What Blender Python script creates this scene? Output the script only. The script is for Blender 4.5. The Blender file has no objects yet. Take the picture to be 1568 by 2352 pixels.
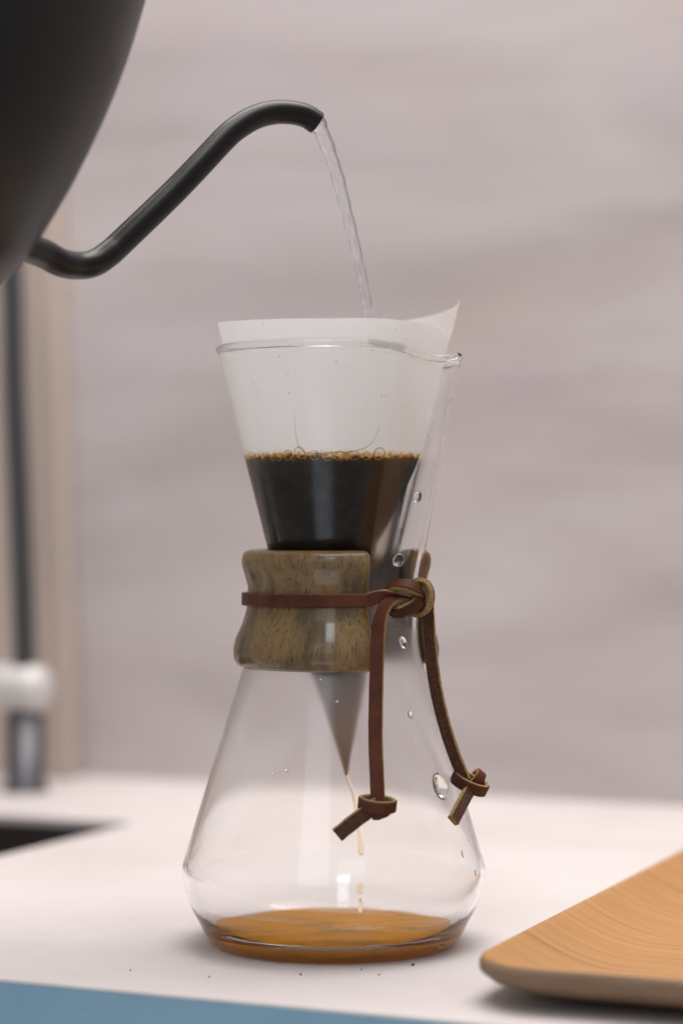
import bpy, bmesh, math, random
from mathutils import Vector, Matrix, noise
from mathutils.bvhtree import BVHTree
R = math.radians
random.seed(7)
scene = bpy.context.scene
C = scene.collection

# ------------------------------------------------------------------ camera
DIST, FD, EYE = 0.794, 5553.0, 0.1415          # distance to carafe, focal length in reference units, eye height
cam_data = bpy.data.cameras.new('camera')
cam = bpy.data.objects.new('camera', cam_data); C.objects.link(cam)
cam.location = (0, -DIST, EYE); cam.rotation_euler = (R(90), 0, 0)
cam_data.sensor_fit = 'VERTICAL'; cam_data.sensor_height = 36; cam_data.sensor_width = 24; cam_data.lens = 85
cam_data.clip_start = 0.02; cam_data.clip_end = 50
cam_data.dof.use_dof = True; cam_data.dof.focus_distance = DIST - 0.026; cam_data.dof.aperture_fstop = 5.0
scene.camera = cam

# ------------------------------------------------------------------ light
world = bpy.data.worlds.new('World'); scene.world = world; world.use_nodes = True
bg = world.node_tree.nodes['Background']
bg.inputs['Color'].default_value = (1.0, 0.94, 0.92, 1); bg.inputs['Strength'].default_value = 0.17

def area(name, loc, target, sx, sy, radiance, col):
    l = bpy.data.lights.new(name, 'AREA'); l.shape = 'RECTANGLE'; l.size = sx; l.size_y = sy
    l.energy = radiance * math.pi * sx * sy; l.color = col
    o = bpy.data.objects.new(name, l); C.objects.link(o); o.location = loc
    o.rotation_euler = (Vector(target) - Vector(loc)).to_track_quat('-Z', 'Y').to_euler()
    return o
# wide soft ceiling light, above and a little behind the carafe
area('ceiling_light', (0.15, -0.10, 1.50), (0.10, -0.05, 0.0), 2.0, 0.9, 2.5, (1.0, 0.95, 0.925))
# added long lamp close to the wall, brightens the wall's top and counter's back
area('added_wall_fill', (0.12, 0.25, 0.98), (0.10, 0.10, 0.0), 1.0, 0.16, 6.8, (1.0, 0.945, 0.91))
# a glass door behind the camera, bluish daylight: upper pane, narrow pane, low pane
area('window_light', (-0.50, -1.75, 0.75), (-0.4, 0, 0.1), 0.80, 0.80, 0.7, (0.76, 0.88, 1.0))
area('window_light', (-0.30, -1.75, 1.42), (-0.2, 0, 0.1), 0.34, 0.28, 6.0, (0.76, 0.88, 1.0))
area('window_light', (-0.58, -1.75, -1.02), (-0.5, 0, 0.0), 0.85, 0.60, 0.9, (0.74, 0.87, 1.0))
area('window_light', (-0.06, -1.75, -1.02), (-0.06, 0, 0.0), 0.09, 0.60, 0.9, (0.74, 0.87, 1.0))

scene.view_settings.view_transform = 'Standard'; scene.view_settings.look = 'None'
scene.view_settings.exposure = 0.97; scene.view_settings.gamma = 1.0
scene.view_settings.use_curve_mapping = False
scene.render.engine = 'CYCLES'
cy = scene.cycles
cy.use_denoising = True; cy.max_bounces = 24; cy.transmission_bounces = 20; cy.transparent_max_bounces = 16
cy.glossy_bounces = 8; cy.diffuse_bounces = 6; cy.caustics_refractive = True; cy.caustics_reflective = True
cy.blur_glossy = 0.6; cy.sample_clamp_indirect = 6

# ------------------------------------------------------------------ helpers
def P(dx, dy, y=0.0):
    """world point seen at reference position (dx, dy) that stands y metres behind the carafe's axis"""
    Z = DIST + y
    return Vector(((dx - 784) / FD * Z, y, EYE + (1176 - dy) / FD * Z))
U = 0.143e-3                                     # one reference unit at the carafe
AX = (766 - 784) * U                             # carafe axis
def zd(dy): return EYE + (1176 - dy) * U

def link(name, verts, faces, mats, parent=None, smooth=True, mi=None, uv=None):
    me = bpy.data.meshes.new(name); me.from_pydata([tuple(v) for v in verts], [], faces); me.update()
    for m in (mats if isinstance(mats, (list, tuple)) else [mats]): me.materials.append(m)
    if smooth: me.polygons.foreach_set('use_smooth', [True] * len(me.polygons))
    if mi: me.polygons.foreach_set('material_index', mi)
    if uv:
        l = me.uv_layers.new(name='UVMap')
        for lp in me.loops: l.data[lp.index].uv = uv[lp.vertex_index]
    o = bpy.data.objects.new(name, me); C.objects.link(o)
    if parent: attach(o, parent)
    return o
def attach(o, parent):
    o.parent = parent
    def wm(p):
        m = Matrix.Translation(p.location) @ p.rotation_euler.to_matrix().to_4x4()
        return wm(p.parent) @ p.matrix_parent_inverse @ m if p.parent else m
    o.matrix_parent_inverse = wm(parent).inverted()
def empty(name, loc, rz=0.0):
    o = bpy.data.objects.new(name, None); C.objects.link(o); o.location = loc; o.rotation_euler = (0, 0, rz)
    o.empty_display_size = 0.02
    return o
def tag(o, label=None, cat=None, group=None, kind=None):
    if label: o['label'] = label
    if cat: o['category'] = cat
    if group: o['group'] = group
    if kind: o['kind'] = kind
    return o
def fix_normals(o):
    bm = bmesh.new(); bm.from_mesh(o.data); bmesh.ops.recalc_face_normals(bm, faces=bm.faces); bm.to_mesh(o.data); bm.free()
    return o
def interp(tab, t):
    if t <= tab[0][0]: return tab[0][1]
    for (a, b), (c, d) in zip(tab, tab[1:]):
        if t <= c: return b + (d - b) * (t - a) / (c - a)
    return tab[-1][1]
def smooth_tab(tab, t):
    """monotone-ish cubic through table"""
    n = len(tab)
    if t <= tab[0][0]: return tab[0][1]
    if t >= tab[-1][0]: return tab[-1][1]
    for i in range(n - 1):
        if t <= tab[i + 1][0]: break
    x0, y0 = tab[i]; x1, y1 = tab[i + 1]
    m0 = (y1 - tab[i - 1][1]) / (x1 - tab[i - 1][0]) if i else (y1 - y0) / (x1 - x0)
    m1 = (tab[i + 2][1] - y0) / (tab[i + 2][0] - x0) if i + 2 < n else (y1 - y0) / (x1 - x0)
    h = x1 - x0; s = (t - x0) / h
    return ((2*s**3 - 3*s*s + 1) * y0 + (s**3 - 2*s*s + s) * h * m0 + (-2*s**3 + 3*s*s) * y1 + (s**3 - s*s) * h * m1)
def catmull(pts, n=8, closed=False):
    pts = [Vector(p) for p in pts]; out = []
    N = len(pts)
    for i in range(N if closed else N - 1):
        g = (lambda k: pts[k % N]) if closed else (lambda k: pts[min(max(k, 0), N - 1)])
        p0, p1, p2, p3 = g(i - 1), g(i), g(i + 1), g(i + 2)
        for k in range(n):
            t = k / n
            out.append(0.5 * ((2*p1) + (p2 - p0)*t + (2*p0 - 5*p1 + 4*p2 - p3)*t*t + (-p0 + 3*p1 - 3*p2 + p3)*t**3))
    if not closed: out.append(pts[-1])
    return out
def tube(name, pts, rad, mats, parent=None, seg=20, cap=True, sx=1.0):
    """round tube through pts; rad a number or a function of 0..1"""
    n = len(pts); verts = []; faces = []
    t0 = (pts[1] - pts[0]).normalized()
    ref = Vector((0, 1, 0)) if abs(t0.y) < 0.9 else Vector((1, 0, 0))
    nrm = (ref - t0 * ref.dot(t0)).normalized()
    for i, p in enumerate(pts):
        t = (pts[min(i + 1, n - 1)] - pts[max(i - 1, 0)]).normalized()
        nrm = (nrm - t * nrm.dot(t)).normalized(); b = t.cross(nrm)
        r = rad(i / (n - 1)) if callable(rad) else rad
        for k in range(seg):
            a = 2 * math.pi * k / seg
            verts.append(p + nrm * math.cos(a) * r * sx + b * math.sin(a) * r)
    for i in range(n - 1):
        for k in range(seg):
            k2 = (k + 1) % seg
            faces.append((i*seg + k, i*seg + k2, (i+1)*seg + k2, (i+1)*seg + k))
    if cap:
        faces.append(tuple(range(seg))); faces.append(tuple((n-1)*seg + k for k in range(seg)))
    return fix_normals(link(name, verts, faces, mats, parent))
def lathe(name, prof, mats, parent=None, seg=96, M=Matrix.Identity(4)):
    verts = []; faces = []
    rings = []
    for r, z in prof:
        if r < 1e-7:
            rings.append([len(verts)]); verts.append(M @ Vector((0, 0, z)))
        else:
            rings.append(list(range(len(verts), len(verts) + seg)))
            for k in range(seg):
                a = 2 * math.pi * k / seg
                verts.append(M @ Vector((r * math.cos(a), r * math.sin(a), z)))
    for A, B in zip(rings, rings[1:]):
        for k in range(seg):
            k2 = (k + 1) % seg
            if len(A) == 1 and len(B) == 1: continue
            if len(A) == 1: faces.append((A[0], B[k], B[k2]))
            elif len(B) == 1: faces.append((A[k], A[k2], B[0]))
            else: faces.append((A[k], A[k2], B[k2], B[k]))
    return fix_normals(link(name, verts, faces, mats, parent))
def box(name, lo, hi, mats, parent=None, bevel=0.0, M=Matrix.Identity(4)):
    bm = bmesh.new(); bmesh.ops.create_cube(bm, size=1)
    for v in bm.verts:
        v.co = Vector([lo[i] + (v.co[i] + 0.5) * (hi[i] - lo[i]) for i in range(3)])
    if bevel: bmesh.ops.bevel(bm, geom=bm.edges[:], offset=bevel, segments=3, affect='EDGES', profile=0.5)
    bm.transform(M)
    me = bpy.data.meshes.new(name); bm.to_mesh(me); bm.free()
    me.materials.append(mats); o = bpy.data.objects.new(name, me); C.objects.link(o)
    if parent: attach(o, parent)
    return o

# ------------------------------------------------------------------ materials
def mat(name):
    m = bpy.data.materials.new(name); m.use_nodes = True
    nt = m.node_tree; b = nt.nodes['Principled BSDF']
    return m, nt, b
def N(nt, kind, **kw):
    n = nt.nodes.new(kind)
    for k, v in kw.items():
        if k in n.inputs: n.inputs[k].default_value = v
        else: setattr(n, k, v)
    return n
def ramp(nt, fac, stops):
    r = nt.nodes.new('ShaderNodeValToRGB')
    while len(r.color_ramp.elements) < len(stops): r.color_ramp.elements.new(0.5)
    for e, (p, c) in zip(r.color_ramp.elements, stops):
        e.position = p; e.color = (*c, 1)
    nt.links.new(fac, r.inputs['Fac'])
    return r.outputs['Color']
def mixc(nt, fac, a, b, mode='MIX'):
    m = nt.nodes.new('ShaderNodeMix'); m.data_type = 'RGBA'; m.blend_type = mode
    for s, v in ((m.inputs[0], fac), (m.inputs[6], a), (m.inputs[7], b)):
        if hasattr(v, 'node'): nt.links.new(v, s)
        else: s.default_value = v if not isinstance(v, tuple) else (*v, 1)
    return m.outputs[2]
def mathn(nt, op, a, b=None, clamp=False):
    m = nt.nodes.new('ShaderNodeMath'); m.operation = op; m.use_clamp = clamp
    for s, v in ((m.inputs[0], a), (m.inputs[1], b)):
        if v is None: continue
        if hasattr(v, 'node'): nt.links.new(v, s)
        else: s.default_value = v
    return m.outputs[0]
def coords(nt, scale=(1, 1, 1), rot=(0, 0, 0)):
    tc = nt.nodes.new('ShaderNodeTexCoord'); mp = nt.nodes.new('ShaderNodeMapping')
    mp.inputs['Scale'].default_value = scale; mp.inputs['Rotation'].default_value = rot
    nt.links.new(tc.outputs['Object'], mp.inputs['Vector'])
    return mp.outputs['Vector']
def noise_tex(nt, vec, scale, detail=4, rough=0.5, dist=0.0):
    n = N(nt, 'ShaderNodeTexNoise', Scale=scale, Detail=detail, Roughness=rough, Distortion=dist)
    nt.links.new(vec, n.inputs['Vector']); return n.outputs['Fac']
def bump(nt, b, height, strength=0.3, dist=0.001):
    n = N(nt, 'ShaderNodeBump', Strength=strength, Distance=dist)
    nt.links.new(height, n.inputs['Height']); nt.links.new(n.outputs['Normal'], b.inputs['Normal'])

def simple(name, col, rough=0.5, metal=0.0, spec=0.5):
    m, nt, b = mat(name)
    b.inputs['Base Color'].default_value = (*col, 1); b.inputs['Roughness'].default_value = rough
    b.inputs['Metallic'].default_value = metal; b.inputs['Specular IOR Level'].default_value = spec
    return m

def make_glass(name, col=(1, 1, 1), ior=1.47, rough=0.0):
    m = bpy.data.materials.new(name); m.use_nodes = True; nt = m.node_tree
    nt.nodes.remove(nt.nodes['Principled BSDF'])
    g = N(nt, 'ShaderNodeBsdfGlass', Color=(*col, 1), Roughness=rough, IOR=ior)
    nt.links.new(g.outputs[0], nt.nodes['Material Output'].inputs['Surface'])
    return m, nt, g

M_glass, nt, g = make_glass('clear_borosilicate_glass', (0.997, 0.997, 0.996), 1.42)
# faint condensation below the collar: glass a little rough there
pos = coords(nt); sep = nt.nodes.new('ShaderNodeSeparateXYZ'); nt.links.new(pos, sep.inputs[0])
mr = N(nt, 'ShaderNodeMapRange'); mr.inputs['From Min'].default_value = zd(1860); mr.inputs['From Max'].default_value = zd(1540)
mr.inputs['To Min'].default_value = 0.0; mr.inputs['To Max'].default_value = 0.245
nt.links.new(sep.outputs['Z'], mr.inputs['Value'])
lt = mathn(nt, 'LESS_THAN', sep.outputs['Z'], zd(1440))
film = mathn(nt, 'MULTIPLY', mathn(nt, 'MULTIPLY', mathn(nt, 'GREATER_THAN', sep.outputs['Z'], zd(1330)), mathn(nt, 'LESS_THAN', sep.outputs['X'], (915 - 784) * U)), 0.20)
nt.links.new(mathn(nt, 'ADD', film, mathn(nt, 'MULTIPLY', mr.outputs['Result'], lt)), g.inputs['Roughness'])

M_wet, _, _ = make_glass('wetted_glass', (1, 1, 1), 1.10)
M_water, _, _ = make_glass('water', (0.98, 0.99, 1.0), 1.333)
M_drop, _, _ = make_glass('droplet_water', (1, 1, 1), 1.333)
M_film = simple('film_edge', (0.16, 0.14, 0.12), 0.2)

# brewed coffee: clear amber liquid
M_coffee = bpy.data.materials.new('brewed_coffee'); M_coffee.use_nodes = True; nt = M_coffee.node_tree
nt.nodes.remove(nt.nodes['Principled BSDF'])
g = N(nt, 'ShaderNodeBsdfGlass', Color=(1, 1, 1, 1), Roughness=0.0, IOR=1.17)
va = N(nt, 'ShaderNodeVolumeAbsorption', Color=(1.0, 0.965, 0.30, 1), Density=160.0)
df = N(nt, 'ShaderNodeBsdfTranslucent', Color=(1.0, 0.43, 0.012, 1)); df2 = N(nt, 'ShaderNodeBsdfDiffuse', Color=(1.0, 0.43, 0.012, 1))
m1 = N(nt, 'ShaderNodeMixShader'); m1.inputs[0].default_value = 0.5; m1.inputs[0].default_value = 0.85; nt.links.new(df.outputs[0], m1.inputs[1]); nt.links.new(df2.outputs[0], m1.inputs[2])
m2 = N(nt, 'ShaderNodeMixShader'); mf = N(nt, 'ShaderNodeMapRange'); mf.inputs['From Min'].default_value = 0.36; mf.inputs['From Max'].default_value = 0.56; mf.inputs['To Min'].default_value = 0.48; mf.inputs['To Max'].default_value = 0.82
nt.links.new(noise_tex(nt, coords(nt, (0.7, 1.3, 1)), 32, 1, 0.4, 1.2), mf.inputs['Value']); nt.links.new(mf.outputs['Result'], m2.inputs[0]); nt.links.new(g.outputs[0], m2.inputs[1]); nt.links.new(m1.outputs[0], m2.inputs[2])
nt.links.new(m2.outputs[0], nt.nodes['Material Output'].inputs['Surface'])
nt.links.new(va.outputs[0], nt.nodes['Material Output'].inputs['Volume'])
v = coords(nt, (1, 1, 1))
wv = N(nt, 'ShaderNodeTexNoise', Scale=60.0, Detail=1.0)
nt.links.new(v, wv.inputs['Vector'])
vd = N(nt, 'ShaderNodeVectorMath'); vd.operation = 'DISTANCE'; nt.links.new(v, vd.inputs[0]); vd.inputs[1].default_value = ((827 - 784) * 0.143e-3, 0.0, 0.005)
rg = mathn(nt, 'MULTIPLY', mathn(nt, 'SINE', mathn(nt, 'MULTIPLY', vd.outputs['Value'], 1500.0)), mathn(nt, 'POWER', 2.718, mathn(nt, 'MULTIPLY', vd.outputs['Value'], -110.0)))
hgt = mathn(nt, 'ADD', wv.outputs['Fac'], mathn(nt, 'MULTIPLY', rg, 0.25))
bp = N(nt, 'ShaderNodeBump', Strength=0.5, Distance=0.002)
nt.links.new(hgt, bp.inputs['Height']); nt.links.new(bp.outputs['Normal'], g.inputs['Normal'])

M_drip = bpy.data.materials.new('falling_coffee'); M_drip.use_nodes = True; nt = M_drip.node_tree
nt.nodes.remove(nt.nodes['Principled BSDF'])
g = N(nt, 'ShaderNodeBsdfGlass', Color=(0.985, 0.91, 0.80, 1), Roughness=0.0, IOR=1.06)
nt.links.new(g.outputs[0], nt.nodes['Material Output'].inputs['Surface'])

# filter paper: white, translucent; soaked dark by the slurry below the coffee line
Z_LINE = EYE + (1176 - 1048) / FD * (DIST - 0.027)
M_paper, nt, b = mat('filter_paper')
pos = coords(nt); sep = nt.nodes.new('ShaderNodeSeparateXYZ'); nt.links.new(pos, sep.inputs[0])
n1 = noise_tex(nt, pos, 900, 3); n2 = noise_tex(nt, pos, 230, 3); n3 = noise_tex(nt, pos, 90, 3); n5 = noise_tex(nt, pos, 60, 5, 0.65)
zz = mathn(nt, 'SUBTRACT', sep.outputs['Z'], Z_LINE)
zz = mathn(nt, 'ADD', zz, mathn(nt, 'MULTIPLY', mathn(nt, 'SUBTRACT', n1, 0.5), 0.0036))
zz = mathn(nt, 'ADD', zz, mathn(nt, 'MULTIPLY', mathn(nt, 'SUBTRACT', n2, 0.5), 0.0022))
f = mathn(nt, 'DIVIDE', mathn(nt, 'ADD', zz, 0.100), 0.110, True)     # 0 at -100 mm, 0.909 at the line
col = ramp(nt, f, [(0.0, (0.50, 0.33, 0.21)), (0.12, (0.60, 0.47, 0.40)), (0.28, (0.70, 0.66, 0.67)), (0.50, (0.60, 0.57, 0.58)), (0.62, (0.022, 0.014, 0.010)),
                   (0.880, (0.020, 0.012, 0.007)), (0.907, (0.045, 0.022, 0.007)), (0.911, (0.36, 0.17, 0.025)), (0.917, (0.70, 0.43, 0.10)), (0.923, (0.84, 0.75, 0.62)), (0.932, (0.90, 0.89, 0.885))])
dk = mixc(nt, mathn(nt, 'ADD', mathn(nt, 'MULTIPLY', mathn(nt, 'SUBTRACT', n5, 0.46, True), 0.85), mathn(nt, 'MULTIPLY', mathn(nt, 'SUBTRACT', n1, 0.5, True), 0.25)), col, (0.30, 0.20, 0.13))
low = mathn(nt, 'LESS_THAN', f, 0.90)
col = mixc(nt, low, col, dk)
# specks of grounds on the paper
vor = N(nt, 'ShaderNodeTexVoronoi', Scale=430.0); nt.links.new(coords(nt, (1.0, 1.0, 1.07)), vor.inputs['Vector'])
sp = mathn(nt, 'MULTIPLY', mathn(nt, 'LESS_THAN', vor.outputs['Distance'], 0.10), mathn(nt, 'GREATER_THAN', n2, 0.60))
col = mixc(nt, mathn(nt, 'MULTIPLY', sp, 0.6), col, (0.10, 0.06, 0.04))
nt.links.new(col, b.inputs['Base Color']); b.inputs['Roughness'].default_value = 0.85; b.inputs['Specular IOR Level'].default_value = 0.2
fib = noise_tex(nt, coords(nt, (1, 1, 2.2)), 620, 5, 0.65)
bump(nt, b, fib, 0.75, 0.0008)
tr = N(nt, 'ShaderNodeBsdfTranslucent'); nt.links.new(col, tr.inputs['Color'])
ms = N(nt, 'ShaderNodeMixShader'); ms.inputs[0].default_value = 0.5
nt.links.new(b.outputs[0], ms.inputs[1]); nt.links.new(tr.outputs[0], ms.inputs[2])
nt.links.new(ms.outputs[0], nt.nodes['Material Output'].inputs['Surface'])

M_foam_dark = simple('foam_rim', (0.50, 0.27, 0.08), 0.35)
M_slurry = simple('coffee_slurry', (0.02, 0.012, 0.008), 0.4)

# collar wood: greyish honey wood, lacquered
M_wood, nt, b = mat('lacquered_wood')
v = coords(nt, (1, 1, 0.5), (0.0, 0.35, 0.3))
n1 = noise_tex(nt, v, 75, 4, 0.6, 1.0); n2 = noise_tex(nt, coords(nt, (2.0, 2.0, 0.28), (0.25, 0.45, 0)), 800, 2, 0.6); n3 = noise_tex(nt, coords(nt), 120, 4, 0.6); n4 = noise_tex(nt, coords(nt, (1.6, 1.6, 0.10), (0.2, 0.4, 0)), 420, 3, 0.6)
col = ramp(nt, n1, [(0.30, (0.060, 0.036, 0.018)), (0.43, (0.150, 0.094, 0.038)), (0.54, (0.22, 0.142, 0.058)), (0.63, (0.21, 0.108, 0.026)), (0.74, (0.17, 0.068, 0.012))])
col = mixc(nt, mathn(nt, 'MULTIPLY', mathn(nt, 'SUBTRACT', n4, 0.50, True), 1.6), col, (0.10, 0.058, 0.026))
col = mixc(nt, mathn(nt, 'MULTIPLY', mathn(nt, 'GREATER_THAN', n2, 0.63), 0.75), col, (0.040, 0.020, 0.010))
col = mixc(nt, mathn(nt, 'MULTIPLY', mathn(nt, 'SUBTRACT', n3, 0.56, True), 3.0, True), col, (0.055, 0.028, 0.012))
nt.links.new(col, b.inputs['Base Color']); b.inputs['Roughness'].default_value = 0.5; b.inputs['Specular IOR Level'].default_value = 0.3
b.inputs['Coat Weight'].default_value = 0.5; b.inputs['Coat Roughness'].default_value = 0.10
bump(nt, b, n2, 0.10, 0.0005)

# leather: brown grain side, tan flesh side
M_grain, nt, b = mat('brown_leather')
v = coords(nt); n1 = noise_tex(nt, v, 1600, 3, 0.6); n2 = noise_tex(nt, v, 120, 3)
col = ramp(nt, n2, [(0.3, (0.053, 0.0145, 0.0078)), (0.7, (0.112, 0.033, 0.0145))])
nt.links.new(col, b.inputs['Base Color']); b.inputs['Roughness'].default_value = 0.52; b.inputs['Specular IOR Level'].default_value = 0.22; bump(nt, b, n1, 0.55, 0.0004)
M_suede, nt, b = mat('raw_leather_edge')
v = coords(nt); n1 = noise_tex(nt, v, 1500, 4, 0.7); n2 = noise_tex(nt, v, 260, 3)
col = ramp(nt, n1, [(0.32, (0.18, 0.10, 0.035)), (0.55, (0.42, 0.27, 0.10)), (0.75, (0.60, 0.40, 0.16))])
col = mixc(nt, mathn(nt, 'MULTIPLY', n2, 0.6), col, (0.20, 0.14, 0.07))
nt.links.new(col, b.inputs['Base Color']); b.inputs['Roughness'].default_value = 0.95; bump(nt, b, n1, 0.9, 0.0008)
M_flesh, nt, b = mat('rough_leather_back')
v = coords(nt); n1 = noise_tex(nt, v, 1100, 4, 0.7)
col = ramp(nt, n1, [(0.3, (0.035, 0.014, 0.008)), (0.6, (0.10, 0.042, 0.02)), (0.8, (0.19, 0.09, 0.045))])
nt.links.new(col, b.inputs['Base Color']); b.inputs['Roughness'].default_value = 0.95; bump(nt, b, n1, 0.9, 0.0008)

# kettle paint
M_kettle, nt, b = mat('matte_black_paint')
b.inputs['Base Color'].default_value = (0.003, 0.0027, 0.0027, 1); b.inputs['Roughness'].default_value = 0.36; b.inputs['Specular IOR Level'].default_value = 0.36
bump(nt, b, noise_tex(nt, coords(nt), 2500, 2), 0.06, 0.0003)

# counter: off-white plaster, pale blue painted front
def plaster(name, c0, c1, sc):
    m, nt, b = mat(name)
    v = coords(nt); n1 = noise_tex(nt, v, 6 * sc, 5, 0.6); n2 = noise_tex(nt, v, 260, 3); n3 = noise_tex(nt, coords(nt, (1, 3, 1)), 40 * sc, 4)
    col = ramp(nt, n1, [(0.3, c0), (0.7, c1)])
    vo = N(nt, 'ShaderNodeTexVoronoi', Scale=190.0); nt.links.new(v, vo.inputs['Vector'])
    spk = mathn(nt, 'MULTIPLY', mathn(nt, 'LESS_THAN', vo.outputs['Distance'], 0.10), mathn(nt, 'GREATER_THAN', n3, 0.60))
    dark = tuple(x * 0.45 for x in c0)
    col = mixc(nt, mathn(nt, 'MULTIPLY', spk, 0.7), col, dark)
    col = mixc(nt, mathn(nt, 'MULTIPLY', mathn(nt, 'SUBTRACT', n3, 0.52, True), 0.7), col, tuple(x * 0.8 for x in c0))
    nt.links.new(col, b.inputs['Base Color']); b.inputs['Roughness'].default_value = 0.55
    bump(nt, b, n2, 0.12, 0.0006)
    return m
M_top = plaster('white_plaster_top', (0.575, 0.525, 0.512), (0.69, 0.648, 0.64), 1)
M_front = plaster('blue_plaster_edge', (0.22, 0.40, 0.53), (0.28, 0.47, 0.60), 2)

# wall: whitewashed timber with soft horizontal grain
M_wall, nt, b = mat('whitewashed_timber')
v = coords(nt, (1.0, 1.0, 3.6), (0, R(-2), 0))
n1 = noise_tex(nt, v, 4.2, 4, 0.5, 0.5); n2 = noise_tex(nt, coords(nt, (1, 1, 11), (0, R(1.5), 0)), 8, 3, 0.5, 0.3); n3 = noise_tex(nt, coords(nt, (1, 1, 1.5)), 6, 2); n4 = noise_tex(nt, coords(nt, (1.3, 1, 2.0)), 5, 2)
col = ramp(nt, n1, [(0.28, (0.405, 0.362, 0.362)), (0.5, (0.49, 0.445, 0.443)), (0.72, (0.565, 0.535, 0.535))])
col = mixc(nt, mathn(nt, 'MULTIPLY', mathn(nt, 'SUBTRACT', n2, 0.52, True), 1.5), col, (0.375, 0.325, 0.325))
col = mixc(nt, mathn(nt, 'MULTIPLY', mathn(nt, 'SUBTRACT', n3, 0.50, True), 2.0), col, (0.51, 0.41, 0.345))
col = mixc(nt, mathn(nt, 'MULTIPLY', mathn(nt, 'SUBTRACT', n4, 0.50, True), 2.0), col, (0.50, 0.445, 0.485))
nt.links.new(col, b.inputs['Base Color']); b.inputs['Roughness'].default_value = 0.75
M_board = simple('beige_board', (0.475, 0.40, 0.35), 0.6)
M_sink = simple('dark_sink', (0.030, 0.022, 0.022), 0.35)
M_chrome = simple('dark_brushed_metal', (0.11, 0.11, 0.12), 0.42, 0.9)
M_satin = simple('satin_steel', (0.62, 0.60, 0.59), 0.6, 0.3)

# tray wood
M_tray, nt, b = mat('willow_tray_wood')
wob = noise_tex(nt, coords(nt, (1, 1, 1)), 9, 2)
ln = noise_tex(nt, coords(nt, (0.9, 38, 3)), 7, 4, 0.6, 0.3)
fine = noise_tex(nt, coords(nt, (6, 160, 10)), 8, 3)
col = ramp(nt, ln, [(0.30, (0.24, 0.105, 0.030)), (0.42, (0.40, 0.195, 0.062)), (0.6, (0.47, 0.25, 0.088)), (0.8, (0.50, 0.275, 0.10))])
col = mixc(nt, mathn(nt, 'MULTIPLY', mathn(nt, 'SUBTRACT', fine, 0.45, True), 1.1), col, (0.36, 0.165, 0.05))
col = mixc(nt, mathn(nt, 'MULTIPLY', wob, 0.3), col, (0.46, 0.21, 0.06))
nt.links.new(col, b.inputs['Base Color']); b.inputs['Roughness'].default_value = 0.5
bump(nt, b, fine, 0.10, 0.0003)
M_trayedge, nt, b = mat('tray_edge_wood')
n1 = noise_tex(nt, coords(nt, (3, 3, 60)), 12, 3)
nt.links.new(ramp(nt, n1, [(0.3, (0.17, 0.105, 0.06)), (0.7, (0.27, 0.175, 0.105))]), b.inputs['Base Color']); b.inputs['Roughness'].default_value = 0.5
M_crumb = simple('coffee_grounds', (0.03, 0.015, 0.008), 0.7)

# ------------------------------------------------------------------ setting: counter, wall, sink
TH = R(-24)
M0 = Matrix.Translation((-0.033, -0.091, 0)) @ Matrix.Rotation(TH, 4, 'Z')      # origin on the counter's front edge, x along it, y to the wall
WALLV = 0.50
def local(name, build, mats, kind=None):
    pass
# counter top with the sink's opening
us = [-1.4, -0.75, -0.217, 1.4]; vs = [0.0, 0.05, 0.338, WALLV + 0.02]; T = 0.06
bm = bmesh.new()
top = {}
bot = {}
for i, u_ in enumerate(us):
    for j, v_ in enumerate(vs):
        top[i, j] = bm.verts.new((u_, v_, 0)); bot[i, j] = bm.verts.new((u_, v_, -T))
for i in range(3):
    for j in range(3):
        if (i, j) == (1, 1): continue
        bm.faces.new((top[i, j], top[i+1, j], top[i+1, j+1], top[i, j+1]))
        bm.faces.new((bot[i, j], bot[i, j+1], bot[i+1, j+1], bot[i+1, j]))
for i in range(3):
    f = bm.faces.new((top[i, 0], bot[i, 0], bot[i+1, 0], top[i+1, 0])); f.material_index = 1
    bm.faces.new((top[i, 3], top[i+1, 3], bot[i+1, 3], bot[i, 3]))
for j in range(3):
    bm.faces.new((top[0, j], top[0, j+1], bot[0, j+1], bot[0, j])); bm.faces.new((top[3, j], bot[3, j], bot[3, j+1], top[3, j+1]))
ring = [(1, 1), (2, 1), (2, 2), (1, 2)]
for a, b_ in zip(ring, ring[1:] + ring[:1]):
    bm.faces.new((top[a], top[b_], bot[b_], bot[a]))
bmesh.ops.recalc_face_normals(bm, faces=bm.faces)
eds = [e for e in bm.edges if all(abs(v_.co.y) < 1e-6 and abs(v_.co.z) < 1e-6 for v_ in e.verts)]
bmesh.ops.bevel(bm, geom=eds, offset=0.0012, segments=3, affect='EDGES', profile=0.5)
me = bpy.data.meshes.new('counter'); bm.to_mesh(me); bm.free(); me.materials.append(M_top); me.materials.append(M_front)
counter = bpy.data.objects.new('counter', me); C.objects.link(counter); counter.matrix_world = M0
tag(counter, 'white plaster counter top with a pale blue front edge', kind='structure')

wall = box('wall', (-1.6, 0, -0.1), (1.6, 0.05, 1.9), M_wall); wall.matrix_world = M0 @ Matrix.Translation((0, WALLV, 0))
tag(wall, 'whitewashed timber wall with soft horizontal grain', kind='structure')

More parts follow.
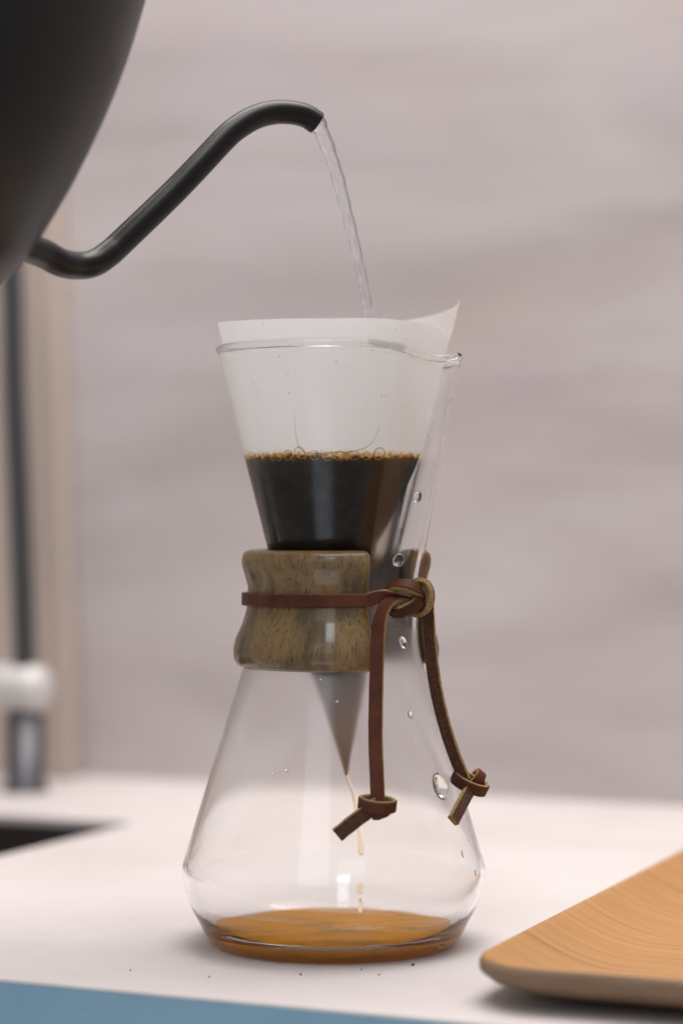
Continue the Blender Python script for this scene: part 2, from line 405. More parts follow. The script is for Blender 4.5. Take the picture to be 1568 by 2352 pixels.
# sink basin hanging below the opening
sk = empty('sink', M0 @ Vector((-0.49, 0.19, -T - 0.14)), TH)
tag(sk, 'dark sink basin sunk into the white counter beside the tap', 'sink')
def lbox(name, lo, hi, m, parent, bevel=0.0): return box(name, lo, hi, m, parent, bevel, M0)
lbox('basin_floor', (-0.755, 0.045, -0.20), (-0.212, 0.343, -0.194), M_sink, sk)
lbox('basin_side', (-0.757, 0.042, -0.194), (-0.751, 0.346, -T - 0.001), M_sink, sk)
lbox('basin_side', (-0.216, 0.042, -0.194), (-0.210, 0.346, -T - 0.001), M_sink, sk)
lbox('basin_side', (-0.750, 0.043, -0.194), (-0.217, 0.049, -T - 0.001), M_sink, sk)
lbox('basin_side', (-0.750, 0.339, -0.194), (-0.217, 0.345, -T - 0.001), M_sink, sk)
# lining up to the counter level
for lo, hi in (((-0.2195, 0.052, -T), (-0.2175, 0.337, -0.003)), ((-0.748, 0.3355, -T), (-0.2200, 0.3375, -0.003))):
    lbox('rim_lining', lo, hi, M_sink, sk)

# beige board standing against the wall behind the tap
bd = box('wall_board', (-0.75, -0.014, 0.0), (0, -0.001, 0.62), M_board, None, 0.002)
for v_ in bd.data.vertices:
    v_.co.x -= v_.co.z * 0.035 * (1 if v_.co.x > -0.4 else 0)
bd.matrix_world = M0 @ Matrix.Translation((-0.338, WALLV, 0.0005))
tag(bd, 'tall beige board standing upright against the wall behind the tap', 'board')

# tap
fb = M0 @ Vector((-0.328, 0.425, 0)); fa = Vector((fb.x, fb.y, 0))
tap = empty('tap', fa); tag(tap, 'slim dark metal kitchen tap with a pale lever standing by the sink', 'tap')
lathe('base', [(0, 0), (0.0120, 0), (0.0120, 0.002), (0.0098, 0.004), (0.0098, 0.040), (0, 0.040)], M_chrome, tap, 40, Matrix.Translation(fa))
ub = (M0.to_3x3() @ Vector((1, 0, 0)))
pts = [fa + Vector((0, 0, 0.052)) + ub * s for s in (-0.055, -0.03, -0.01, 0.004, 0.009, 0.012, 0.0135)]
rr = [0.0125, 0.0125, 0.0125, 0.0125, 0.0115, 0.0085, 0.003]
tube('lever_body', pts, lambda t: rr[int(round(t * 6))], M_satin, tap, 32)
lean = Vector((-0.010, 0, 0))
pp = [fa + Vector((0, 0, 0.060)) + lean * 0.0, fa + Vector((0, 0, 0.12)) + lean * 0.2, fa + Vector((0, 0, 0.20)) + lean * 0.55, fa + Vector((0, 0, 0.28)) + lean * 0.9,
      fa + Vector((-0.024, -0.012, 0.325)), fa + Vector((-0.055, -0.05, 0.345)), fa + Vector((-0.085, -0.09, 0.325)), fa + Vector((-0.10, -0.11, 0.27))]
tube('neck', catmull(pp, 8), 0.0058, M_chrome, tap, 24)

# ------------------------------------------------------------------ carafe
cm = empty('coffee_maker', (AX, 0, 0))
tag(cm, 'hourglass glass pour-over carafe with wooden collar and leather tie', 'coffee maker')
SPA = 72.0                                        # spout direction, degrees to the right of the camera side
prof_o = [(0.0, 36.5), (0.25, 38.3), (0.9, 39.6), (2.9, 41.6), (5.2, 43.0), (7.9, 44.3), (11, 46.0), (15, 47.8), (18.5, 48.9), (22, 49.5), (24.5, 49.6), (26.5, 49.3), (29, 48.6),
          (33, 47.4), (40, 45.3), (50, 42.2), (60, 39.1), (70, 36.0), (80, 32.9), (90.8, 29.5), (100, 26.6), (110, 23.3), (117, 21.0), (121, 20.1), (125, 20.1), (129.4, 21.6),
          (140, 24.3), (160, 29.4), (180, 34.5), (193.5, 37.9)]
NA = 192
def spout_fac(az):
    d = (az - SPA + 180) % 360 - 180
    return d
def shape(r, z, az, inner=False):
    """carafe radius/height (mm) with the pouring channel pulled out on one side"""
    d = spout_fac(az)
    g = math.exp(-(d / 15.0) ** 2); wide = math.exp(-(d / 30.0) ** 2)
    f = interp([(88, 0.0), (100, 0.35), (112, 0.75), (122, 1.0), (195, 1.0)], z)
    amt = interp([(88, 2.0), (110, 8.5), (125, 10.0), (150, 8.2), (180, 5.8), (196, 4.8)], z)
    r2 = r + g * amt * f - (wide - g) * f * interp([(90, 0.5), (150, 1.0), (196, 1.6)], z)
    dip = interp([(140, 0), (170, 0.25), (196, 1.0)], z) * (math.exp(-(abs(d) / 34.0) ** 3) * 4.4 - 1.6 * math.exp(-(d / 7.0) ** 2))
    return r2, z - dip
def ring_verts(r, z, az_list, inner=False):
    out = []
    for az in az_list:
        r2, z2 = shape(r, z, az, inner)
        a = R(az)
        out.append(Vector((AX + r2 * math.sin(a) / 1000, -r2 * math.cos(a) / 1000, z2 / 1000)))
    return out
azs = [i * 360 / NA for i in range(NA)]
# resample outer profile smoothly
zs = []
for (z0, _), (z1, _) in zip(prof_o, prof_o[1:]):
    k = max(1, int((z1 - z0) / 2.2)); zs += [z0 + (z1 - z0) * i / k for i in range(k)]
zs.append(prof_o[-1][0])
def r_out(z): return smooth_tab(prof_o, z)
WALL = 1.7
def r_in(z): return r_out(z) - interp([(90, WALL), (125, 1.25), (194, 1.25)], z)
loops = [(r_out(z), z) for z in zs]
rt = r_out(193.5)
# rolled rim bead
for a in range(-40, 221, 20):
    loops.append((rt - 0.55 + 1.25 * math.cos(R(a)), 194.6 + 1.25 * math.sin(R(a))))
for z in reversed([z for z in zs if z > 9]): loops.append((r_in(z), z))
loops += [(41.4, 7.2), (40.0, 5.8), (38.6, 4.7), (36.8, 3.8), (33.5, 3.1), (25, 2.8), (12, 2.7)]
verts = []; faces = []
for r, z in loops: verts += ring_verts(r, z, azs)
nl = len(loops); gmi = []
for i in range(nl - 1):
    for k in range(NA):
        k2 = (k + 1) % NA
        faces.append((i*NA + k, i*NA + k2, (i+1)*NA + k2, (i+1)*NA + k))
        # wet paper clings here: a film of water fills the gap behind the inner face
        gmi.append(1 if i > len(zs) + 13 and 124 < loops[i][1] < 193.6 and abs(spout_fac(azs[k])) > 38 else 0)
ci = len(verts); verts.append(Vector((AX, 0, 0.0025)))
for k in range(NA): faces.append(((nl-1)*NA + k, (nl-1)*NA + (k+1) % NA, ci))
# underside, slightly hollow
extra = [(33, 0.15), (22, 0.5), (10, 0.6)]
base = len(verts)
for r, z in extra: verts += ring_verts(r, z, azs)
prev = 0
for e in range(len(extra)):
    cur = base + e * NA
    for k in range(NA):
        k2 = (k + 1) % NA; faces.append((prev + k2, prev + k, cur + k, cur + k2))
    prev = cur
ci = len(verts); verts.append(Vector((AX, 0, 0.0006)))
for k in range(NA): faces.append((prev + (k+1) % NA, prev + k, ci))
gmi += [0] * (len(faces) - len(gmi))
flask = fix_normals(link('glass_flask', verts, faces, [M_glass, M_wet], cm, mi=gmi))
flask_bvh = BVHTree.FromPolygons([tuple(v) for v in verts], faces)
EYEP = Vector((0, -DIST, EYE))
def hit(bvh, dx, dy):
    d = (P(dx, dy, 0) - EYEP).normalized()
    loc, nrm, idx, dist = bvh.ray_cast(EYEP, d)
    if loc is None: return None
    if nrm.dot(d) > 0: nrm = -nrm
    return loc, nrm
def blob(name, loc, nrm, rx, rz, h, m, parent, irregular=0.12, seed=0, sink=0.35):
    """a flattened droplet sitting on a surface"""
    rnd = random.Random(seed)
    zax = nrm.normalized(); up = Vector((0, 0, 1)); ya = (up - zax * up.dot(zax)).normalized(); xa = ya.cross(zax)
    bm = bmesh.new(); bmesh.ops.create_uvsphere(bm, u_segments=20, v_segments=12, radius=1)
    ph = rnd.uniform(0, 6)
    for v_ in bm.verts:
        a = math.atan2(v_.co.y, v_.co.x)
        k = 1 + irregular * math.sin(a + ph) + irregular * 0.6 * math.sin(2 * a + ph * 2)
        x, y, z = v_.co.x * rx * k, v_.co.y * rz * k, v_.co.z * h
        if v_.co.y < 0: z *= 1.15
        v_.co = loc + xa * x + ya * y + zax * (z - h * sink)
    me = bpy.data.meshes.new(name); bm.to_mesh(me); bm.free(); me.materials.append(m)
    me.polygons.foreach_set('use_smooth', [True] * len(me.polygons))
    o = bpy.data.objects.new(name, me); C.objects.link(o); attach(o, parent); return o
# moulded glass button low on the side
h_ = hit(flask_bvh, 1012, 1806)
blob('glass_button', h_[0], h_[1], 0.0034, 0.0046, 0.0022, M_glass, flask, 0.05, 3)
drops = [(958, 1140, 11, 13), (915, 1285, 14, 15), (925, 1475, 12, 15), (942, 1643, 7, 10), (1062, 1962, 4, 8), (1091, 2005, 4, 7), (1104, 2075, 4, 9),
         (657, 1770, 4, 4), (626, 1778, 3, 3), (708, 1766, 3, 3), (735, 1562, 3, 3), (774, 1612, 3, 3), (1075, 1930, 3, 3), (1014, 2172, 9, 7),
         (985, 1000, 3, 3), (1035, 920, 3, 4), (945, 1690, 2, 3)]
for i, (dx, dy, a, b_) in enumerate(drops):
    h_ = hit(flask_bvh, dx, dy)
    if h_: blob('water_droplet', h_[0], h_[1], a * U, b_ * U, 0.6 * min(a, b_) * U, M_drop, flask, 0.14, i + 11)

# wooden collar, two halves
CX = (775 - 784) * U
c_out = [(1530, 222), (1524, 231), (1510, 238), (1490, 239), (1465, 234), (1430, 218), (1400, 209), (1370, 205), (1345, 206), (1320, 213), (1300, 219), (1285, 220), (1272, 217), (1265, 209), (1262, 200)]
c_in = [(1262, 172), (1300, 158), (1345, 166), (1400, 184), (1460, 202), (1522, 222)]
def collar_half(a0, a1):
    sec = [(r * U, zd(y)) for y, r in c_out]
    inn = [((r + 4) * U, zd(y)) for y, r in c_in]
    # keep the collar clear of the glass
    loop = sec + inn
    n = 60; verts = []; faces = []; L = len(loop)
    for i in range(n + 1):
        t = i / n; az = a0 + (a1 - a0) * t
        # rounded ends
        e = min(t, 1 - t) * abs(a1 - a0)
        sh = 0.0 if e > 4 else (1 - math.sqrt(max(0, 1 - (1 - e / 4) ** 2)))
        rm = 0.5 * (sec[7][0] + inn[2][0])
        for r, z in loop:
            zc = zd(1395)
            r_ = r - (r - (r_mid := max(0.85 * r, 0.0245))) * 0.0
            r_ = r - sh * 0.0022 if r > 0.0285 else r
            z_ = z - (z - zc) * 0.03 * sh
            verts.append(Vector((CX + r_ * math.sin(R(az)), -r_ * math.cos(R(az)), z_)))
    for i in range(n):
        for k in range(L):
            k2 = (k + 1) % L; faces.append((i*L + k, i*L + k2, (i+1)*L + k2, (i+1)*L + k))
    faces.append(tuple(range(L))); faces.append(tuple(n*L + k for k in range(L)))
    o = fix_normals(link('collar_half', verts, faces, M_wood, cm))
    return o
collar_half(21, -139); collar_half(97, 212)

# leather tie
SW, ST = 29 * U, 1.9e-3
def strap(name, pts, nrms, width=SW, thick=ST, parent=None, closed=False, sub=8, fl=M_flesh, wob=0.00012):
    """leather thong: rectangular section swept through pts, grain side facing nrms"""
    ctr = catmull(pts, sub, closed); nn = catmull(nrms, sub, closed)
    n = len(ctr); verts = []; faces = []; mi = []
    for i, p in enumerate(ctr):
        if closed: t = ctr[(i + 1) % n] - ctr[(i - 1) % n]
        else: t = ctr[min(i + 1, n - 1)] - ctr[max(i - 1, 0)]
        t.normalize(); nr = nn[i]; nr = (nr - t * nr.dot(t)).normalized(); wd = t.cross(nr)
        w, h = width / 2, thick / 2; c = 0.00035
        j = noise.noise(p * 900) * wob
        w += j
        for a, b_ in ((-w + c, h), (w - c, h), (w, h - c), (w, -h + c * .6), (w - c * .6, -h), (-w + c * .6, -h), (-w, -h + c * .6), (-w, h - c)):
            verts.append(p + wd * a + nr * b_)
    L = 8; idx = (0, 0, 1, 1, 2, 1, 1, 0)
    for i in range(n if closed else n - 1):
        for k in range(L):
            k2 = (k + 1) % L; i2 = (i + 1) % n
            faces.append((i*L + k, i*L + k2, i2*L + k2, i2*L + k)); mi.append(idx[k])
    if not closed:
        faces.append(tuple(range(L))); mi.append(1); faces.append(tuple((n-1)*L + k for k in range(L))); mi.append(1)
    o = link(name, verts, faces, [M_grain, M_suede, fl], parent, smooth=False, mi=mi)
    bm = bmesh.new(); bm.from_mesh(o.data); bmesh.ops.recalc_face_normals(bm, faces=bm.faces); bm.to_mesh(o.data); bm.free()
    for p_ in o.data.polygons: p_.use_smooth = len(p_.vertices) == 4
    md = o.modifiers.new('sharp', 'EDGE_SPLIT'); md.split_angle = R(40)
    return o
V = Vector
KY = -0.0265                                      # depth of the knot
rb = 206 * U + ST / 2 + 0.0001
bz = zd(1372)
pts = []; nr = []
for az in range(-262, 20, 8):
    a = R(az); rr_ = rb + (0.0 if az > -150 else 0.0004)
    pts.append(V((CX + rr_ * math.sin(a), -rr_ * math.cos(a), bz + 0.0006 * math.sin(a * 0.5)))); nr.append(V((math.sin(a), -math.cos(a), 0)))
pts += [P(868, 1371, -0.0305), P(895, 1369, -0.0300), P(920, 1369, -0.0290), P(945, 1371, -0.0275), P(962, 1372, -0.0255)]
nr += [V((0.2, -0.98, -0.05)), V((0.15, -0.80, -0.55)), V((0.0, -0.45, -0.85)), V((0, -0.1, -1)), V((0, -0.1, -1))]
tie = strap('leather_tie', pts, nr, parent=cm)
tie['label'] = 'brown leather thong wrapped round the collar and knotted'
# knot: upper loop, lower loop, right-hand wrap
strap('knot_loop', [P(884, 1362, -0.0235), P(892, 1350, -0.0275), P(912, 1342, -0.0312), P(937, 1344, -0.0325), P(958, 1354, -0.0312), P(970, 1367, -0.0275)],
      [V((-0.7, -0.5, 0.6)), V((-0.3, -0.7, 0.7)), V((0, -0.70, 0.75)), V((0.2, -0.78, 0.65)), V((0.5, -0.7, 0.5)), V((0.8, -0.3, 0.5))], SW * 0.95, parent=tie)
strap('knot_loop', [P(893, 1398, -0.0255), P(903, 1406, -0.0285), P(922, 1405, -0.0315), P(944, 1396, -0.0325), P(962, 1383, -0.0312), P(975, 1372, -0.0265)],
      [V((-0.7, -0.4, -0.6)), V((-0.4, -0.7, -0.6)), V((-0.1, -0.80, -0.6)), V((0.25, -0.9, -0.3)), V((0.45, -0.85, 0.1)), V((0.8, -0.5, 0.1))], SW * 0.95, parent=tie)
strap('knot_loop', [P(952, 1344, -0.0215), P(964, 1337, -0.0262), P(979, 1343, -0.0290), P(987, 1360, -0.0300), P(987, 1380, -0.0300), P(978, 1399, -0.0290), P(962, 1408, -0.0262), P(944, 1404, -0.0215)],
      [V((-0.2, -0.1, 1)), V((0.3, 0.15, 1)), V((0.85, 0.35, 0.5)), V((0.95, 0.35, 0.1)), V((0.95, 0.35, -0.1)), V((0.8, 0.35, -0.6)), V((0.3, 0.15, -1)), V((-0.2, -0.1, -1))], SW * 0.92, parent=tie, fl=M_suede)
# hidden core of the knot
strap('knot_loop', [P(915, 1372, -0.0245), P(940, 1374, -0.0255), P(975, 1376, -0.0250), P(990, 1378, -0.0230)],
      [V((0, -1, 0)), V((0, -1, 0)), V((0.3, -1, 0)), V((0.8, -0.6, 0))], SW * 0.8, parent=tie)
# first hanging end
e1 = [P(930, 1378, -0.0278), P(912, 1374, -0.0298), P(892, 1383, -0.0322), P(878, 1405, -0.0336), P(870, 1440, -0.0344), P(866, 1500, -0.0362), P(863, 1600, -0.0392), P(862, 1700, -0.0424), P(865, 1780, -0.0450), P(868, 1852, -0.0470)]
n1_ = [V((-0.2, -0.2, 1)), V((-0.4, -0.6, 0.7)), V((-0.62, -0.75, 0.3)), V((-0.60, -0.8, 0.1)), V((-0.48, -0.88, 0.1)), V((-0.38, -0.92, 0.2)), V((-0.34, -0.94, 0.2)), V((-0.32, -0.94, 0.2)), V((-0.28, -0.96, 0.2)), V((-0.2, -0.98, 0.1))]
strap('hanging_end', e1, n1_, SW * 1.05, parent=tie)
# second hanging end
e2 = [P(981, 1385, -0.0245), P(983, 1415, -0.0242), P(987, 1470, -0.0235), P(997, 1560, -0.0215), P(1015, 1645, -0.0190), P(1040, 1725, -0.0165), P(1066, 1790, -0.0150)]
n2_ = [V((0.15, 0.98, 0.1))] * 2 + [V((0.3, 0.95, 0.1))] * 3 + [V((0.35, 0.93, 0.1))] * 2
strap('hanging_end', e2, n2_, SW * 0.95, parent=tie)
# stopper knots
def ring(cx, cy, y, ax, ay, tilt, rot, w, name='stopper_knot', lo=0, hi=360, seg=14):
    """loop of thong round the hanging end"""
    c = P(cx, cy, y); pts = []; nr = []
    full = hi - lo >= 360
    for i in range(seg + (0 if full else 1)):
        a = R(lo + (hi - lo) * i / seg)
        d = V((math.sin(a) * ax, -math.cos(a) * ay, 0)); nn_ = V((math.sin(a) / ax, -math.cos(a) / ay, 0)).normalized()
        m = Matrix.Rotation(R(rot), 3, 'Y') @ Matrix.Rotation(R(tilt), 3, 'X')
        pts.append(c + m @ d); nr.append(m @ nn_)
    return strap(name, pts, nr, w, ST * 0.8, parent=tie, closed=full, sub=5, fl=M_suede)
ring(866, 1847, -0.0470, 37 * U, 3.0e-3, 14, 6, 27 * U)
ring(873, 1864, -0.0468, 17 * U, 2.0e-3, 10, -20, 24 * U)
strap('tail', [P(868, 1846, -0.0468), P(846, 1862, -0.0478), P(812, 1887, -0.0482), P(774, 1918, -0.0480)], [V((0.1, 0.95, 0.25))] * 4, SW * 1.12, parent=tie)
ring(1078, 1799, -0.0145, 39 * U, 3.6e-3, 16, 24, 27 * U)
ring(1092, 1790, -0.0120, 19 * U, 2.6e-3, 10, -50, 24 * U)
strap('tail', [P(1082, 1806, -0.0160), P(1070, 1828, -0.0195), P(1054, 1858, -0.0250), P(1040, 1885, -0.0290)], [V((-0.55, 0.80, -0.2))] * 4, SW * 0.95, parent=tie)

# ------------------------------------------------------------------ paper filter with slurry
f_c = [(690, 768), (800, 767), (1050, 765), (1266, 742), (1330, 744), (1400, 752), (1530, 776), (1640, 786), (1780, 795)]
f_r = [(690, 281), (742, 270), (800, 254), (1050, 192), (1266, 113), (1330, 104), (1400, 94), (1530, 69), (1640, 39), (1740, 13), (1778, 5.0)]
top_h = [(-180, .0632), (-90, .0618), (-60, .0614), (-30, .0609), (-10, .0605), (0, .0604), (25, .0606), (45, .0602), (65, .0594), (79.5, .0584), (80.5, .0690), (86, .0683), (95, .0675), (110, .0668), (125, .0660), (145, .0650), (180, .0632)]
faz = [-180 + 3 * i for i in range(87)] + [79.5, 80.5] + [84 + 3 * i for i in range(32)]
faz = sorted(set(a for a in faz if a < 180))
def f_radius(dy, az):
    r = smooth_tab(f_r, dy) * U
    d = az - 80
    k = interp([(690, 1.0), (900, 1.0), (1100, 0.6), (1300, 0.2), (1500, 0)], dy)
    r += 0.0016 * k * math.exp(-(abs(d) / 8)) - 0.0012 * k * math.exp(-((abs(d) - 22) / 14) ** 2)
    return r
nf = len(faz); verts = []; NR = 60
for i in range(NR + 1):
    for az in faz:
        zt = EYE + smooth_tab(top_h, az) if not (79 < az < 81) else EYE + interp(top_h, az)
        zt += 0.00025 * math.sin(R(az) * 3 + 1)
        ztip = zd(1778)
        t = (i / NR) ** 0.85
        z = zt + (ztip - zt) * t
        dy = 1176 - (z - EYE) / U
        r = f_radius(dy, az)
        cx = (smooth_tab(f_c, dy) - 784) * U
        a = R(az)
        # stay inside the glass
        zm = z * 1000
        if zm > 100:
            gz = min(zm, 196.0)
            gr = r_in(min(gz, 193.5)); gr = shape(gr, gz, az)[0] + max(0.0, zm - 196.0) * 0.27 - 0.22
            px_, py_ = cx + r * math.sin(a) - AX, -r * math.cos(a)
            q = math.hypot(px_, py_)
            if q > gr / 1000: r *= (gr / 1000) / q
        wob = -0.00015 + 0.00015 * math.sin(a * 5 + z * 90) * max(0, 1 - t * 1.5)
        verts.append(V((cx + (r + wob) * math.sin(a), -(r + wob) * math.cos(a), z)))
faces = []
for i in range(NR):
    for k in range(nf):
        k2 = (k + 1) % nf
        faces.append((i*nf + k, (i+1)*nf + k, (i+1)*nf + k2, i*nf + k2))
tipi = len(verts); verts.append(V(((795 - 784) * U, 0, zd(1783))))
for k in range(nf): faces.append((NR*nf + k, tipi, NR*nf + (k+1) % nf))
flt = empty('coffee_filter', ((795 - 784) * U, 0, zd(1783)))
tag(flt, 'white paper cone filter holding dark wet coffee grounds inside the carafe', 'coffee filter')
paper = fix_normals(link('paper_cone', verts, faces, M_paper, flt))
paper_bvh = BVHTree.FromPolygons([tuple(v) for v in verts], faces)
if sum((p_.normal.x * (p_.center.x - AX) + p_.normal.y * p_.center.y) for p_ in paper.data.polygons) < 0:
    paper.data.flip_normals()
# slurry filling the cone to the coffee line
vs_ = []; fs_ = []; NS = 72; lev = []
for i in range(26):
    dy = 1052 + (1560 - 1052) * i / 25
    z = zd(dy) + (Z_LINE - zd(1048)); cx = (smooth_tab(f_c, dy) - 784) * U
    for k in range(NS):
        az = k * 360 / NS; az2 = (az + 180) % 360 - 180
        r = f_radius(dy, az2) - 0.0008; a = R(az)
        vs_.append(V((cx + r * math.sin(a), -r * math.cos(a), z)))
for i in range(25):
    for k in range(NS):
        k2 = (k + 1) % NS; fs_.append((i*NS + k, (i+1)*NS + k, (i+1)*NS + k2, i*NS + k2))
fs_.append(tuple(range(NS))); fs_.append(tuple(25 * NS + k for k in range(NS)))
fix_normals(link('coffee_slurry', vs_, fs_, M_slurry, flt))
# foam bubbles along the coffee line, seen pressed against the paper
rnd = random.Random(5)
bub = [(690, 1035, 14), (664, 1040, 13), (644, 1044, 9), (868, 1037, 15), (842, 1042, 11), (812, 1041, 13), (722, 1041, 12), (752, 1043, 12), (780, 1042, 13), (630, 1046, 7)]
bub = [(x_, y_ + 4, r_ * 0.9) for x_, y_, r_ in bub]
for i in range(12):
    x_ = rnd.uniform(572, 925); bub.append((x_, 1046 + rnd.gauss(0, 2) + (3 if x_ < 620 else 0), rnd.choice((5, 6, 7))))
def rings(name, items, m, parent):
    vs2 = []; fs2 = []
    for dx, dy, r in items:
        h_ = hit(paper_bvh, dx, dy)
        if not h_: continue
        loc, nrm = h_; up = V((0, 0, 1)); ya = (up - nrm * up.dot(nrm)).normalized(); xa = ya.cross(nrm)
        b0 = len(vs2); S = 20; e = rnd.uniform(0.85, 1.1); ph = rnd.uniform(0, 6)
        mr_ = 0.00007 + 0.000004 * r
        for k in range(S):
            a = 2 * math.pi * k / S; q = 1 + 0.06 * math.sin(2 * a + ph)
            d = xa * math.cos(a) + ya * math.sin(a) * e
            for c in range(5):
                ca = 2 * math.pi * c / 5
                vs2.append(loc + d * (r * U * q + mr_ * math.cos(ca)) + nrm * (0.00003 + mr_ * math.sin(ca)))
        for k in range(S):
            for c in range(5):
                k2 = (k + 1) % S; c2 = (c + 1) % 5
                fs2.append((b0 + k*5 + c, b0 + k*5 + c2, b0 + k2*5 + c2, b0 + k2*5 + c))
    o = link(name, vs2, fs2, m, parent); o['kind'] = 'stuff'; return o
rings('foam_bubbles', bub, M_foam_dark, flt)
# U-shaped edge of the water film between paper and glass
upath = [(678, 945), (680, 985), (684, 1010), (692, 1030), (706, 1039), (735, 1040), (775, 1038), (815, 1034), (842, 1024), (858, 1006), (866, 985), (868, 965)]
up3 = []
for dx, dy in upath:
    h_ = hit(paper_bvh, dx, dy); up3.append(h_[0] + h_[1] * 0.00026)
tube('water_film_edge', catmull(up3, 5), lambda t: 0.00009 * (0.15 + 0.75 * math.sin(math.pi * t)), M_film, flt, 8)

# ------------------------------------------------------------------ brewed coffee in the carafe, drip
ct = 5.3
prof = [(0, 2.5), (25, 2.6), (33.4, 2.9), (36.8, 3.6), (38.7, 4.5), (39.5, ct - 0.15), (38.9, ct + 0.05), (36, ct - 0.1), (20, ct - 0.12), (0, ct - 0.12)]
cof = lathe('brewed_coffee', [(r / 1000, z / 1000) for r, z in prof], M_coffee, None, 96, Matrix.Translation((AX, 0, 0)))
tag(cof, 'shallow pool of amber brewed coffee in the bottom of the glass carafe', 'coffee')
dp = [P(795, 1779), P(800, 1795), P(811, 1825), P(818, 1865), P(823, 1910), P(828, 1945), P(829, 1965)]
drp = empty('coffee_drip', P(829, 2090)); tag(drp, 'thin amber drip of coffee falling from the filter tip', 'drip')
tube('trickle', catmull(dp, 6), lambda t: (0.00055 - 0.0001 * t + 0.0006 * math.exp(-((t - 0.86) / 0.09) ** 2)) * (0.35 if t > 0.985 else 1), M_drip, drp, 16)
def bead(c, rx, rz, m, parent, name):
    bm = bmesh.new(); bmesh.ops.create_uvsphere(bm, u_segments=20, v_segments=14, radius=1)
    for v_ in bm.verts: v_.co = V((c.x + v_.co.x * rx, c.y + v_.co.y * rx, c.z + v_.co.z * rz))
    me = bpy.data.meshes.new(name); bm.to_mesh(me); bm.free(); me.materials.append(m)
    me.polygons.foreach_set('use_smooth', [True] * len(me.polygons))
    o = bpy.data.objects.new(name, me); C.objects.link(o); attach(o, parent); return o
bead(P(827, 2042), 0.0011, 0.0017, M_drip, drp, 'drop')
bead(P(827, 2080), 0.0008, 0.0022, M_drip, drp, 'drop')

# ------------------------------------------------------------------ kettle
PHI, TILT = R(30), R(40)
RK = (Matrix.Rotation(PHI, 3, 'Z') @ Matrix.Rotation(TILT, 3, 'Y'))
S0 = P(85, 575, 0.725 - DIST)
BK = S0 - RK @ V((0.074, 0, 0.040))
MK = Matrix.Translation(BK) @ RK.to_4x4()
ket = empty('kettle', BK); tag(ket, 'matte black gooseneck kettle tilted and pouring water into the filter', 'kettle')
kp = [(0, 0), (50, 0), (56, 1), (60, 3), (64, 5.8), (67, 9), (69.2, 13), (70.5, 18), (71, 28), (70.6, 36), (69.5, 45), (68, 55), (66, 65), (63.7, 75), (61, 85), (58.2, 94), (55, 103), (51.5, 112), (48, 121), (44, 131), (42.5, 134), (0, 134.3)]
lathe('body', [(r / 1000, z / 1000) for r, z in kp], M_kettle, ket, 128, MK)
lathe('lid', [(r / 1000, z / 1000) for r, z in [(0, 134.8), (41, 134.8), (41.2, 136), (40, 138), (36, 140), (20, 142), (10, 143), (8, 146), (12, 156), (13, 160), (11, 163), (0, 164)]], M_kettle, ket, 96, MK)
sp = [(40, 560, -.078), (98, 581, -.066), (140, 603, -.060), (178, 610, -.054), (215, 605, -.050), (250, 583, -.046), (284, 552, -.042), (391, 449, -.031), (455, 383, -.025), (517, 317, -.019), (548, 291, -.016), (580, 272, -.013), (612, 261, -.0105), (645, 257, -.0085), (680, 260, -.0065), (706, 268, -.005), (727, 282, -.004)]
spts = catmull([P(*a) for a in sp], 8)
# spout: tube with an open mouth and inner wall
def spout_mesh():
    seg = 32; verts = []; faces = []
    n = len(spts); frames = []
    nrm = V((0, 1, 0))
    for i, p in enumerate(spts):
        t = (spts[min(i+1, n-1)] - spts[max(i-1, 0)]).normalized()
        nrm = (nrm - t * nrm.dot(t)).normalized(); frames.append((p, nrm, t.cross(nrm), t))
    def add(i, r, off=0.0):
        p, a, b_, t = frames[i]
        s = len(verts)
        for k in range(seg):
            an = 2 * math.pi * k / seg
            verts.append(p + t * off + a * math.cos(an) * r + b_ * math.sin(an) * r)
        return s
    rings = []
    for i in range(n):
        tt = i / (n - 1)
        r = 0.00415 + 0.0004 * math.exp(-tt * 4) - 0.0003 * tt
        rings.append(add(i, r))
    rings.append(add(n - 1, 0.0036, 0.00035)); rings.append(add(n - 1, 0.0032, 0.0002))
    for i in range(n - 2, n - 14, -1): rings.append(add(i, 0.0030))
    for A, B in zip(rings, rings[1:]):
        for k in range(seg):
            k2 = (k + 1) % seg; faces.append((A + k, A + k2, B + k2, B + k))
    faces.append(tuple(rings[-1] + k for k in range(seg)))
    return fix_normals(link('spout', verts, faces, M_kettle, ket))
spout_mesh()

# ------------------------------------------------------------------ stream of water
wp = [P(722, 279, -.0042), P(733, 292, -.0040), P(743, 313, -.0038), P(757, 350, -.0035), P(772, 395, -.0030), P(787, 450, -.0025), P(802, 510, -.0018), P(818, 575, -.001), P(832, 640, 0.0), P(843, 700, 0.001), P(851, 750, 0.002), P(866, 850, 0.003), P(878, 950, 0.004), P(886, 1046, 0.005)]
wpts = catmull(wp, 9)
def wr(t): return 1.2 * (0.0029 - 0.0007 * min(1, t / 0.12) - 0.0009 * min(1, t / 0.6) + 0.00013 * math.sin(t * 42) * (1 - t) + 0.0001 * math.sin(t * 95 + 1))
st = tube('water_stream', wpts, wr, M_water, None, 24, True, 0.62)
tag(st, 'clear stream of water falling from the kettle spout into the filter', 'water')

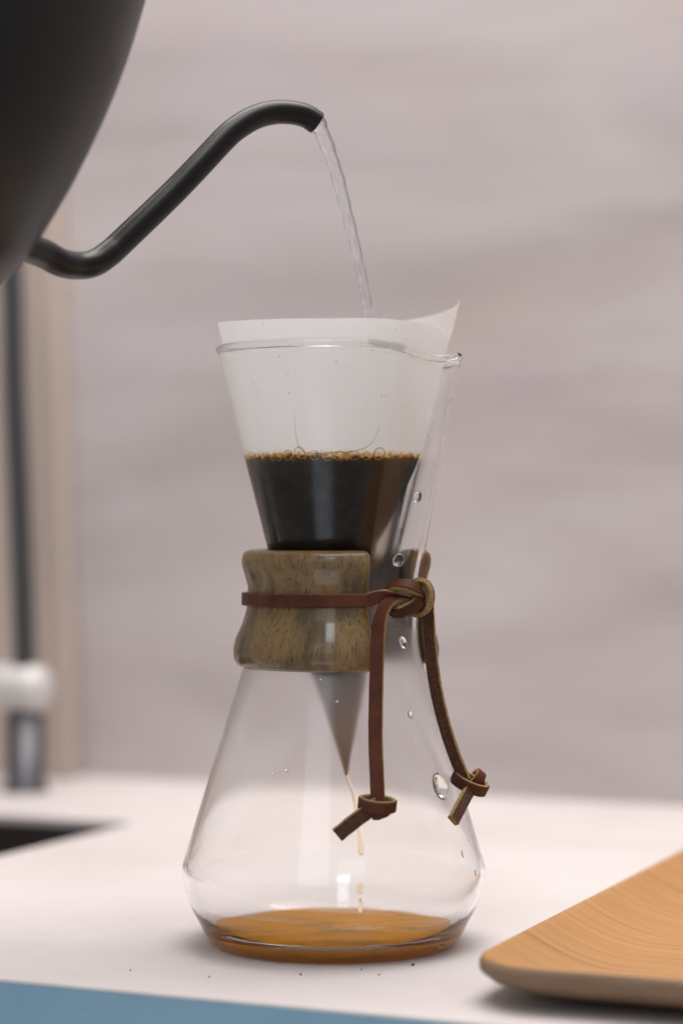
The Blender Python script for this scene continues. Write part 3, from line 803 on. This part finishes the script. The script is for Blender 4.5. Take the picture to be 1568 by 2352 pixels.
# ------------------------------------------------------------------ wooden tray
TR = R(-22.5)
corner = V((0.0330, -0.1075, 0))
MT = Matrix.Translation(corner) @ Matrix.Rotation(TR, 4, 'Z')
def tray():
    W_, D_ = 0.40, 0.31
    rc = 0.012; K = 10
    def loop(ins, z):
        out = []; r = max(rc + 0.010 - ins * 0.25, 0.004)
        for cx_, cy_, a0 in ((W_ - ins - r, ins + r, -90), (W_ - ins - r, D_ - ins - r, 0), (ins + r, D_ - ins - r, 90), (ins + r, ins + r, 180)):
            for k in range(K + 1):
                a = R(a0 + 90 * k / K); out.append(V((cx_ + r * math.cos(a), cy_ + r * math.sin(a), z)))
        return out
    def rise(s): return 0.0100 * max(0.0, 1 - s / 0.030) ** 1.9
    L = []
    # underside from the foot outwards, edge, then inside to the floor
    L.append((0.034, 0.0)); 
    for s in (0.030, 0.024, 0.018, 0.012, 0.007, 0.003): L.append((s, 0.0006 + rise(s + 0.0015) * 0.80))
    L += [(0.0006, 0.0088), (0.0, 0.0098), (0.0, 0.0120), (0.0006, 0.0133), (0.0018, 0.0139)]
    for s in (0.004, 0.007, 0.010, 0.014, 0.018, 0.022, 0.026, 0.030, 0.036): L.append((s, 0.0040 + rise(s - 0.002)))
    verts = []; faces = []; n = 4 * (K + 1); mi = []
    for s, z in L: verts += loop(s, z)
    for i in range(len(L) - 1):
        for k in range(n):
            k2 = (k + 1) % n; faces.append((i*n + k, i*n + k2, (i+1)*n + k2, (i+1)*n + k)); mi.append(1 if i < 10 else 0)
    faces.append(tuple(range(n))); mi.append(1)
    faces.append(tuple((len(L)-1)*n + k for k in range(n))); mi.append(0)
    o = fix_normals(link('serving_tray', verts, faces, [M_tray, M_trayedge], None, True, mi))
    o.matrix_world = MT
    return o
tr_ = tray(); tag(tr_, 'honey coloured wooden tray with upturned rim lying on the counter', 'tray')

# ------------------------------------------------------------------ crumbs of ground coffee
def ground_at(dx, dy):
    Z = FD * EYE / (dy - 1176); return V(((dx - 784) / FD * Z, Z - DIST, 0))
for i, (dx, dy, s) in enumerate([(948, 2218, 0.00055), (1010, 2178, 0.0004), (870, 2240, 0.00035), (690, 2240, 0.0004), (480, 2245, 0.0003), (640, 2206, 0.0003), (830, 2228, 0.0003), (300, 2230, 0.0003)]):
    g_ = ground_at(dx, dy); rn = random.Random(i)
    bm = bmesh.new(); bmesh.ops.create_icosphere(bm, subdivisions=1, radius=s)
    for v_ in bm.verts: v_.co = V((v_.co.x * rn.uniform(.8, 1.6), v_.co.y * rn.uniform(.8, 1.3), v_.co.z * rn.uniform(.6, .9)))
    mn = min(v_.co.z for v_ in bm.verts)
    for v_ in bm.verts: v_.co.z -= mn
    me = bpy.data.meshes.new('coffee_crumb'); bm.to_mesh(me); bm.free(); me.materials.append(M_crumb)
    o = bpy.data.objects.new('coffee_crumb', me); C.objects.link(o); o.location = g_
    tag(o, 'tiny dark crumb of ground coffee on the white counter', 'crumb', 'crumbs of ground coffee on the counter')
